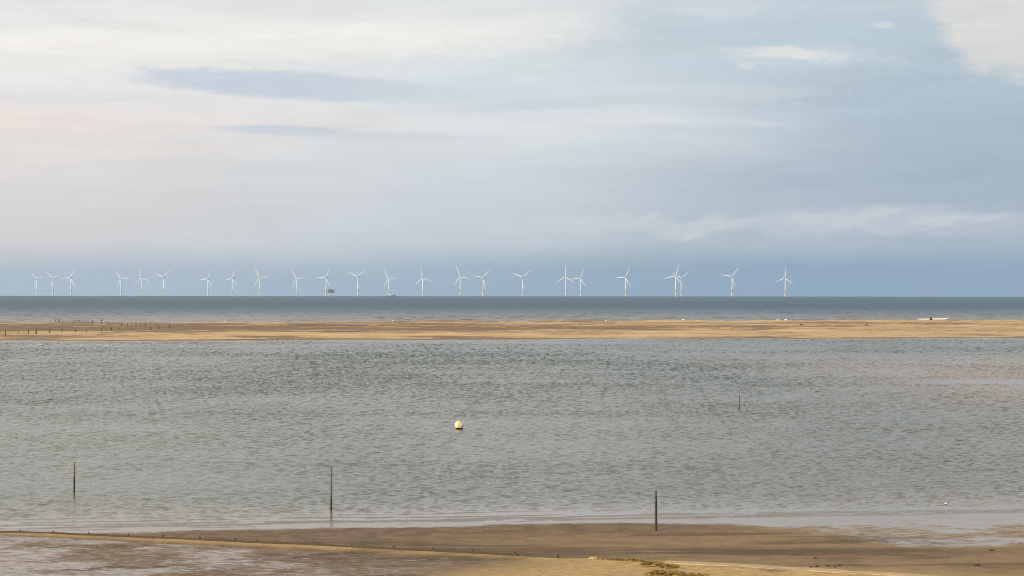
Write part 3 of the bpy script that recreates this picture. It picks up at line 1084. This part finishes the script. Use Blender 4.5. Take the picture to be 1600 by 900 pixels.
# ------------------------------------------------------------------ surf on the far side of the bank, lacy foam in front
def add_crest(bm, x0, x1, y, zb, hgt, depth, seed):
    n = max(4, int((x1 - x0) / 0.5))
    rings = []
    for i in range(n + 1):
        u = i / n
        x = x0 + (x1 - x0) * u
        e = math.sin(math.pi * min(1, max(0, u))) ** 0.5 + 0.02
        hh = hgt * e * (0.5 + float(vnoise(np.array(x / 1.3), np.array(0.3), seed)))
        dd = depth * (0.4 + 0.6 * e)
        yy = y + float(vnoise(np.array(x / 4.0), np.array(1.3), seed)) * depth
        rings.append([(x, yy - dd, zb), (x, yy - dd * 0.5, zb + hh * 0.8), (x, yy, zb + hh), (x, yy + dd, zb)])
    add_loft(bm, rings)


def build_surf():
    crests = [(190, 196.5, 503.3, .9), (350, 354.5, 503.6, .8), (368, 400, 504.0, .35), (611, 617, 502.8, .7), (944, 950, 501.5, .5), (980, 1004, 501.2, .35),
              (1052, 1062, 500.6, .6), (1064, 1072, 500.4, .8), (1082, 1098, 500.6, .35), (1118, 1140, 500.8, .4), (1155, 1159, 500.3, .6), (1208, 1224, 500.0, .55), (1224, 1232, 499.6, .9), (1232, 1240, 500.0, .4),
              (1525, 1533, 499.4, .35)]
    g = 'small breaking waves along the far edge of the sandbank'
    words = ['first', 'second', 'third', 'fourth', 'fifth', 'sixth', 'seventh', 'eighth', 'ninth', 'tenth', 'eleventh', 'twelfth', 'thirteenth', 'fourteenth', 'fifteenth']
    for k, (a, b, py, hh) in enumerate(crests):
        x, y, z = bank_edge((a + b) / 2)
        y += 6.0
        x = ((a + b) / 2 - 800) * y / F_PX
        z -= 0.22
        wdt = (b - a) * y / F_PX
        bm = bmesh.new()
        add_crest(bm, -wdt / 2, wdt / 2, 0, -0.15, hh * 0.42 + 0.15, 1.2, k * 7 + 3)
        bmesh.ops.recalc_face_normals(bm, faces=bm.faces)
        o = build('breaking_wave', bm, M['foam'])
        o.location = (x, y, z)
        tag(o, 'small white breaking wave behind the sandbank, %s from the left' % words[k], 'breaking wave', g)


build_surf()


def build_foam_lines():
    """lacy broken foam along the bank's near edge and over a shoal in front of it"""
    rnd = random.Random(12)
    bm = bmesh.new()
    def dash(px0, px1, py, hgt, dep):
        d = CAM_H * F_PX / (py - EYE_Y + ((px0 + px1) / 2 - 800) * math.tan(R(0.05)))
        x0, x1 = (px0 - 800) * d / F_PX, (px1 - 800) * d / F_PX
        add_crest(bm, x0, x1, d + rnd.uniform(-1.5, 1.5), -0.10 - d * d / (2 * EARTH), hgt + 0.10, dep, rnd.randrange(999))
    for a, b in ((24, 52), (54, 84), (110, 131), (134, 158), (160, 176), (182, 190), (280, 292), (300, 306), (366, 381)):
        x = a
        while x < b:
            ln = rnd.uniform(5, 16)
            dash(x, min(b, x + ln), 540.0 + 0.006 * (x - 20) + rnd.uniform(-.25, .25), rnd.uniform(0.03, 0.08), 0.5)
            x += ln + rnd.uniform(-0.5, 3.0)
    x = -140.0
    while x < 140.0:
        ln = rnd.uniform(1.5, 6.0)
        if rnd.random() < 0.82:
            yf = float(bank_front(x + ln / 2)) - 3.0
            add_crest(bm, x, x + ln, yf, -0.08 - yf * yf / (2 * EARTH), rnd.uniform(0.06, 0.12), 0.7, rnd.randrange(999))
        x += ln
    o = build('foam', bm, M['foam'])
    tag(o, kind='stuff')


build_foam_lines()


# ------------------------------------------------------------------ posts on the bank
def post_mesh(rad, seed, seg=7):
    rnd = random.Random(seed)
    bm = bmesh.new()
    rings = []
    for k in range(6):
        z = -0.15 + 1.15 * k / 5
        r = rad * (1.12 - 0.25 * k / 5) * rnd.uniform(0.94, 1.06)
        ox, oy = rnd.uniform(-1, 1) * rad * 0.15, rnd.uniform(-1, 1) * rad * 0.15
        rings.append([(ox + r * math.cos(2 * math.pi * j / seg), oy + r * math.sin(2 * math.pi * j / seg), z) for j in range(seg)])
    add_loft(bm, rings)
    bmesh.ops.recalc_face_normals(bm, faces=bm.faces)
    return bm


FAR_POSTS = [(79.6, 501.6, 504.2, 1), (87, 500, 505, 1), (91, 500.3, 505.6, 1.2), (93.4, 500, 505.4, 1.2), (97, 500, 505.6, 1), (101, 501.5, 505.2, .9), (106, 502, 505.4, .8),
             (124.6, 500.6, 506.2, 1), (131.5, 503.6, 506.2, 1.2), (144.4, 501, 507, 1), (158.4, 499.7, 507.4, 1.2), (170.4, 504, 509.6, 1), (190, 504.4, 510.4, 1),
             (199.4, 507.4, 511, 1), (206, 506, 511.2, .8), (212.5, 504, 511.4, 1.1), (219.4, 508, 511.4, .8), (227.5, 504, 511.4, 1), (246.6, 506, 512.4, 1.1), (249.4, 509.4, 515, 1), (264.8, 507.5, 513.7, 1.5)]
NEAR_POSTS = [(8.5, 518, 526, 1), (28.4, 518, 522.2, .9), (44.4, 515, 523.2, 1.2), (56.6, 515.4, 523.2, 1.6), (77.6, 514.5, 522, 1.5), (97, 513.2, 520.4, 1), (117.5, 515.4, 520.4, 1.3),
              (135.4, 515.4, 519.8, .8), (158.4, 513.8, 519.4, 1.4), (174, 512.3, 517.4, 1.6), (187, 513.6, 517, 1), (206, 511.5, 517, 1), (235.3, 511.5, 516.2, 1.3)]
ORD = ['first', 'second', 'third', 'fourth', 'fifth', 'sixth', 'seventh', 'eighth', 'ninth', 'tenth', 'eleventh', 'twelfth', 'thirteenth', 'fourteenth',
       'fifteenth', 'sixteenth', 'seventeenth', 'eighteenth', 'nineteenth', 'twentieth', 'twenty-first']


def place_posts():
    protos = [build('sandbank_post', post_mesh(0.125, s), M['post'], None) for s in range(4)]
    k = 0
    for row, rname, grp in ((FAR_POSTS, 'farther', 'farther row of posts on the sandbank'), (NEAR_POSTS, 'nearer', 'nearer row of posts on the sandbank')):
        for i, (px, ty, by, wd) in enumerate(row):
            o = protos[k] if k < 4 else protos[k % 4].copy()
            if k >= 4:
                COL.objects.link(o)
            x, y, z = bank_at(px, by)
            hh = (by - ty) * y / F_PX
            o.location = (x, y, z)
            o.scale = (wd, wd, hh)
            o.rotation_euler = (R(random.uniform(-3, 3)), R(random.uniform(-4, 4)), random.uniform(0, 6))
            shape = 'thick dark post' if wd >= 1.3 else ('short dark stump' if by - ty < 3.7 else 'thin dark post')
            tag(o, '%s on the sandbank, %s from the left in the %s row' % (shape, ORD[i], rname), 'post', grp)
            k += 1


place_posts()


# ------------------------------------------------------------------ tall timber poles in the shallows
def make_pole(px, ty, by, rad, label, lean=(0, 0), hgt=None, weed=0.35, seed=1):
    x, y, z = at(px, by, hgt)
    hh = (by - ty) * y / F_PX
    root = empty('timber_pole', (x, y, z))
    root.rotation_euler = (R(lean[0]), R(lean[1]), 0)
    tag(root, label, 'pole', 'tall timber poles in the shallow water')
    rnd = random.Random(seed)
    def stack(z0, z1, r0, r1, n):
        bm = bmesh.new()
        rings = []
        for k in range(n + 1):
            u = k / n
            r = (r0 + (r1 - r0) * u) * rnd.uniform(0.95, 1.05)
            rings.append([(r * math.cos(2 * math.pi * j / 12) * rnd.uniform(0.96, 1.04), r * math.sin(2 * math.pi * j / 12) * rnd.uniform(0.96, 1.04), z0 + (z1 - z0) * u) for j in range(12)])
        add_loft(bm, rings)
        bmesh.ops.recalc_face_normals(bm, faces=bm.faces)
        return bm
    build('shaft', stack(-0.6, hh, rad, rad * 0.82, 14), M['timber'], root)
    build('weed_growth', stack(-0.5, hh * weed, rad * 1.10, rad * 1.03, 8), M['weed_timber'], root)


make_pole(116.3, 724, 770, 0.052, 'dark timber pole in the water, leftmost of the tall poles', (0, 0.5), 0.0, 0.55, 1)
make_pole(517.8, 728.5, 797.5, 0.052, 'tallest timber pole, in the shallows with a pale sunlit left edge', (0, 0.4), 0.0, 0.3, 2)
make_pole(1025.5, 765.5, 829.0, 0.058, 'dark timber pole standing on wet sand at the water edge', (0, -0.4), None, 0.85, 3)
make_pole(1155.3, 616, 638.5, 0.050, 'short thin dark pole far out in the lagoon, right of the buoy', (0, 0), 0.0, 0.4, 4)
make_pole(416.6, 612.2, 615.8, 0.045, 'tiny dark stub of a pole barely above the lagoon, left of the buoy', (0, 6), 0.0, 0.7, 5)


# ------------------------------------------------------------------ buoys
def sphere_piece(keep, r, seg=48, rings=32):
    bm = bmesh.new()
    bmesh.ops.create_uvsphere(bm, u_segments=seg, v_segments=rings, radius=r)
    kill = [f for f in bm.faces if not keep(f.calc_center_median() / r)]
    bmesh.ops.delete(bm, geom=kill, context='FACES')
    return bm


def build_buoy():
    x, y, z = at(717.6, 670.6, 0.0)
    r = 7.0 * y / F_PX
    root = empty('mooring_buoy', (x, y, z))
    tag(root, 'round white buoy with yellow band floating in the lagoon', 'buoy')
    c = Matrix.Translation((0, 0, r * 0.86)) @ Euler((R(6), R(14), R(-9))).to_matrix().to_4x4()
    body = build('float_body', sphere_piece(lambda p: True, r), M['buoy_white'], root)
    body.matrix_local = c
    bm = bmesh.new()
    rings = []
    rr = r * 1.012
    n = 64
    prof = [(-0.26, 0.985), (-0.26, 1.0), (-0.13, 1.0), (0.0, 1.0), (0.13, 1.0), (0.25, 1.0), (0.25, 0.985)]
    for k in range(n):
        a = 2 * math.pi * k / n
        rings.append([(rr * f * q, rr * f * math.sqrt(1 - q * q) * math.cos(a), rr * f * math.sqrt(1 - q * q) * math.sin(a)) for q, f in prof])
    vs = [[bm.verts.new(p) for p in rg] for rg in rings]
    for k in range(n):
        for j in range(len(prof) - 1):
            bm.faces.new((vs[k][j], vs[k][j + 1], vs[(k + 1) % n][j + 1], vs[(k + 1) % n][j]))
    bmesh.ops.recalc_face_normals(bm, faces=bm.faces)
    b = build('yellow_band', bm, M['buoy_yellow'], root)
    b.matrix_local = c
    w = build('weed_skirt', sphere_piece(lambda p: p.z < -0.56, r * 1.03), M['buoy_weed'], root)
    w.location = (0, 0, r * 0.86)
    bm = bmesh.new()
    R0, r0 = r * 0.16, r * 0.035
    vs = [[bm.verts.new(((R0 + r0 * math.cos(2 * math.pi * j / 8)) * math.cos(2 * math.pi * k / 20), r0 * math.sin(2 * math.pi * j / 8), (R0 + r0 * math.cos(2 * math.pi * j / 8)) * math.sin(2 * math.pi * k / 20))) for j in range(8)] for k in range(20)]
    for k in range(20):
        for j in range(8):
            bm.faces.new((vs[k][j], vs[(k + 1) % 20][j], vs[(k + 1) % 20][(j + 1) % 8], vs[k][(j + 1) % 8]))
    e = build('lifting_eye', bm, M['steel'], root)
    e.location = (r * 0.1, 0, r * 1.92)
    # little float near the shore on the right
    x, y, z = at(1478, 787.0, 0.0)
    root = empty('marker_float', (x, y, z))
    tag(root, 'tiny white round float in the shallows near the right edge', 'float')
    r = 0.066
    build('float_body', sphere_piece(lambda p: True, r, 24, 16), M['buoy_white'], root).location = (0, 0, r * 0.75)
    build('weed_skirt', sphere_piece(lambda p: p.z < -0.45, r * 1.03, 24, 16), M['buoy_weed'], root).location = (0, 0, r * 0.75)


build_buoy()


# ------------------------------------------------------------------ the low groyne and its stakes
def build_groyne():
    root = empty('low_groyne', (float(GA[0]), float(GA[1]), float(H(*GA))))
    tag(root, 'long low straight groyne crossing the foreground, dark boards leading into pale concrete', 'groyne')
    base = Vector(root.location)

    def strip(s0, s1, half, up, down, n, wob, seed):
        bm = bmesh.new()
        rings = []
        for k in range(n + 1):
            s = s0 + (s1 - s0) * k / n
            p = gpoint(s)
            z = float(H(p[0] + GN[0] * 0.1, p[1] + GN[1] * 0.1))
            off = (float(vnoise(np.array(s / 1.1), np.array(0.5), seed)) - 0.5) * wob
            zz = z + up + (float(vnoise(np.array(s / 0.8), np.array(2.5), seed)) - 0.5) * wob
            q = p + GN * off
            a = q - GN * half
            b = q + GN * half
            rings.append([Vector((a[0], a[1], z - down)) - base, Vector((b[0], b[1], z - down)) - base,
                          Vector((b[0], b[1], zz - 0.02)) - base, Vector((b[0] - GN[0] * 0.02, b[1] - GN[1] * 0.02, zz)) - base,
                          Vector((a[0] + GN[0] * 0.02, a[1] + GN[1] * 0.02, zz)) - base, Vector((a[0], a[1], zz - 0.02)) - base])
        add_loft(bm, rings)
        bmesh.ops.recalc_face_normals(bm, faces=bm.faces)
        return bm
    build('board_wall', strip(-14.0, 29.0, 0.05, 0.085, 0.4, 260, 0.05, 61), M['brown_board'], root, False)
    build('concrete_edge', strip(36.2, 62.0, 0.50, 0.07, 0.5, 120, 0.03, 63), M['concrete'], root, False)


build_groyne()

STAKES = [(2, 831.5, 4.5), (43, 833.4, 2.5), (98, 835.6, 2), (156, 837.6, 3), (214, 840, 2.6), (271, 842.4, 3), (330, 844.4, 3), (390, 846.6, 3), (425, 848.4, 2.2), (450, 849.4, 2.5),
          (510, 851.8, 3), (570, 854.6, 3), (634, 857.5, 3.4), (695, 860.6, 3.2), (757, 864, 3.6), (821, 867.4, 3), (886, 871, 3)]


def place_stakes():
    for k, (px, py, hpx) in enumerate(STAKES):
        x, y, _ = at(px, py)
        s, g = gline(x, y)
        p = gpoint(float(s)) - GN * 0.12
        z = float(H(*p))
        rnd = random.Random(k)
        bm = post_mesh(rnd.uniform(0.035, 0.055), 100 + k, 9)
        o = build('groyne_stake', bm, M['weed_timber'])
        o.location = (p[0], p[1], z)
        o.scale = (1, 1, hpx * y / F_PX + 0.10)
        o.rotation_euler = (R(rnd.uniform(-8, 8)), R(rnd.uniform(-14, 14)), rnd.uniform(0, 6))
        tag(o, 'short dark stake along the low groyne, %s from the left' % ORD[k], 'stake', 'short stakes along the low groyne')


place_stakes()


# ------------------------------------------------------------------ weedy rocks by the groyne, clumps on the sand
def rock_mesh(rx, ry, rz, seed, sub=4, amp=0.35):
    bm = bmesh.new()
    bmesh.ops.create_icosphere(bm, subdivisions=sub, radius=1.0)
    from mathutils import noise
    for v in bm.verts:
        n = v.co.copy()
        f = 1 + amp * noise.fractal(n * 1.7 + Vector((seed, seed * 2, 0)), 1.0, 2.0, 4)
        v.co = Vector((n.x * rx * f, n.y * ry * f, max(-0.25, n.z) * rz * f))
    return bm


def frond_mesh(rx, ry, rz, count, seed, size=0.09):
    """many small strap-like weed blades lying over a mound"""
    rnd = random.Random(seed)
    bm = bmesh.new()
    for _ in range(count):
        a, q = rnd.uniform(0, 2 * math.pi), math.sqrt(rnd.random())
        q2 = q * rnd.uniform(0.9, 1.12)
        x, y = rx * q2 * math.cos(a), ry * q2 * math.sin(a)
        z = rz * math.sqrt(max(0.0, 1 - min(1, q2) ** 2)) * 1.05 + 0.01
        d = Vector((rnd.uniform(-1, 1), rnd.uniform(-1, 1), rnd.uniform(-0.5, 0.25))).normalized()
        w = d.cross(Vector((0, 0, 1))).normalized() * size * rnd.uniform(0.15, 0.4)
        up = Vector((0, 0, 1)) * size * rnd.uniform(0.02, 0.3)
        p = Vector((x, y, z))
        ln = size * rnd.uniform(0.6, 2.0)
        pts = [p - w, p + w, p + d * ln * 0.5 + up + w * 0.9, p + d * ln * 0.5 + up - w * 0.9, p + d * ln + up * 0.2]
        vs = [bm.verts.new(c) for c in pts]
        bm.faces.new((vs[0], vs[1], vs[2], vs[3]))
        bm.faces.new((vs[3], vs[2], vs[4]))
    return bm


def weed_rock(px, py, wpx, dy, hgt, label, seed, weed=1.0, mat='rock'):
    x, y, z = at(px, py)
    rx = wpx * 0.5 * y / F_PX
    hgt *= 0.72
    root = empty('weedy_rock', (x, y, z - 0.02), 0.0)
    tag(root, label, 'rock', 'weedy rocks beside the groyne')
    build('rock', rock_mesh(rx, dy, hgt, seed), M[mat], root)
    if weed > 0:
        build('seaweed', frond_mesh(rx * 1.02, dy * 1.05, hgt * 1.02, int(3200 * weed * max(0.4, rx * dy)), seed, 0.07), M['weed'], root)


weed_rock(927, 872.6, 16, 0.40, 0.13, 'small pale yellow rock at the left end of the weedy rocks', 3, 0)
weed_rock(943, 874.0, 22, 0.45, 0.10, 'low yellowish rock second from the left among the weedy rocks', 5, 0.15)
weed_rock(967, 876.5, 34, 0.55, 0.16, 'weed-topped rock at the left end of the brown weed ridge', 7, 0.9, mat='weed_base')
weed_rock(994, 878.0, 38, 0.60, 0.19, 'golden-brown weed mound in the middle of the weed ridge', 9, 1.3, mat='weed_base')
weed_rock(1020, 881.0, 36, 0.60, 0.17, 'brown weed mound right of the middle of the weed ridge', 11, 1.3, mat='weed_base')
weed_rock(1046, 885.5, 30, 0.60, 0.15, 'dark weed mound at the right end of the weed ridge', 13, 1.3, mat='weed_base')
weed_rock(1040, 896.5, 62, 0.85, 0.17, 'large weed mound nearest the bottom edge of the picture', 15, 1.5, mat='weed_base')
weed_rock(1085, 898.5, 44, 0.55, 0.08, 'flat trailing weed patch at the right of the bottom weed mound', 17, 1.2, mat='weed_base')

CLUMPS = [(1267, 885.5, 4, 'dark seaweed clump on the sand, leftmost of the five below the dark streak'),
          (1277, 884.6, 5, 'dark seaweed clump on the sand, second of the five below the dark streak'),
          (1294, 884.2, 5, 'dark seaweed clump on the sand, third of the five below the dark streak'),
          (1305, 885.4, 4, 'dark seaweed clump on the sand, fourth of the five below the dark streak'),
          (1312, 883.4, 6, 'dark seaweed clump on the sand, rightmost of the five below the dark streak'),
          (1549.5, 859.2, 6, 'dark seaweed clump on smooth sand just below the right-hand pool'),
          (1527, 882.6, 8, 'dark seaweed clump on golden sand near the lower right corner'),
          (1365, 897.6, 5, 'dark seaweed clump at the bottom edge beside the pale concrete'),
          (1274, 871.3, 4, 'dark seaweed clump alone in the dark wet streak of sand')]
for k, (px, py, w, lab) in enumerate(CLUMPS):
    x, y, z = at(px, py)
    r = w * 0.5 * y / F_PX
    root = empty('seaweed_clump', (x, y, z))
    tag(root, lab, 'seaweed', 'seaweed clumps scattered on the sand')
    build('tangle', rock_mesh(r, r * 1.2, r * 0.55, 40 + k, 3, 0.6), M['clump'], root)
    build('fronds', frond_mesh(r * 1.2, r * 1.3, r * 0.5, 40, 60 + k, 0.05), M['clump'], root)

for k, (px, py, w, lab) in enumerate([(1252, 507.2, 4, 'dark lump on the right part of the sandbank, left of its neighbour'),
                                      (1354, 507.4, 4, 'dark lump on the right part of the sandbank, below left of the boat'),
                                      (434, 530.2, 3, 'dark lump at the near edge of the sandbank, left of centre'),
                                      (559, 503.4, 3, 'small dark lump at the far edge of the sandbank')]):
    x, y, z = bank_at(px, py)
    r = w * 0.5 * y / F_PX
    o = build('debris_lump', rock_mesh(r, r * 1.3, r * 0.9, 80 + k, 3, 0.5), M['clump'])
    o.location = (x, y, z)
    tag(o, lab, 'debris', 'dark lumps on the sandbank')
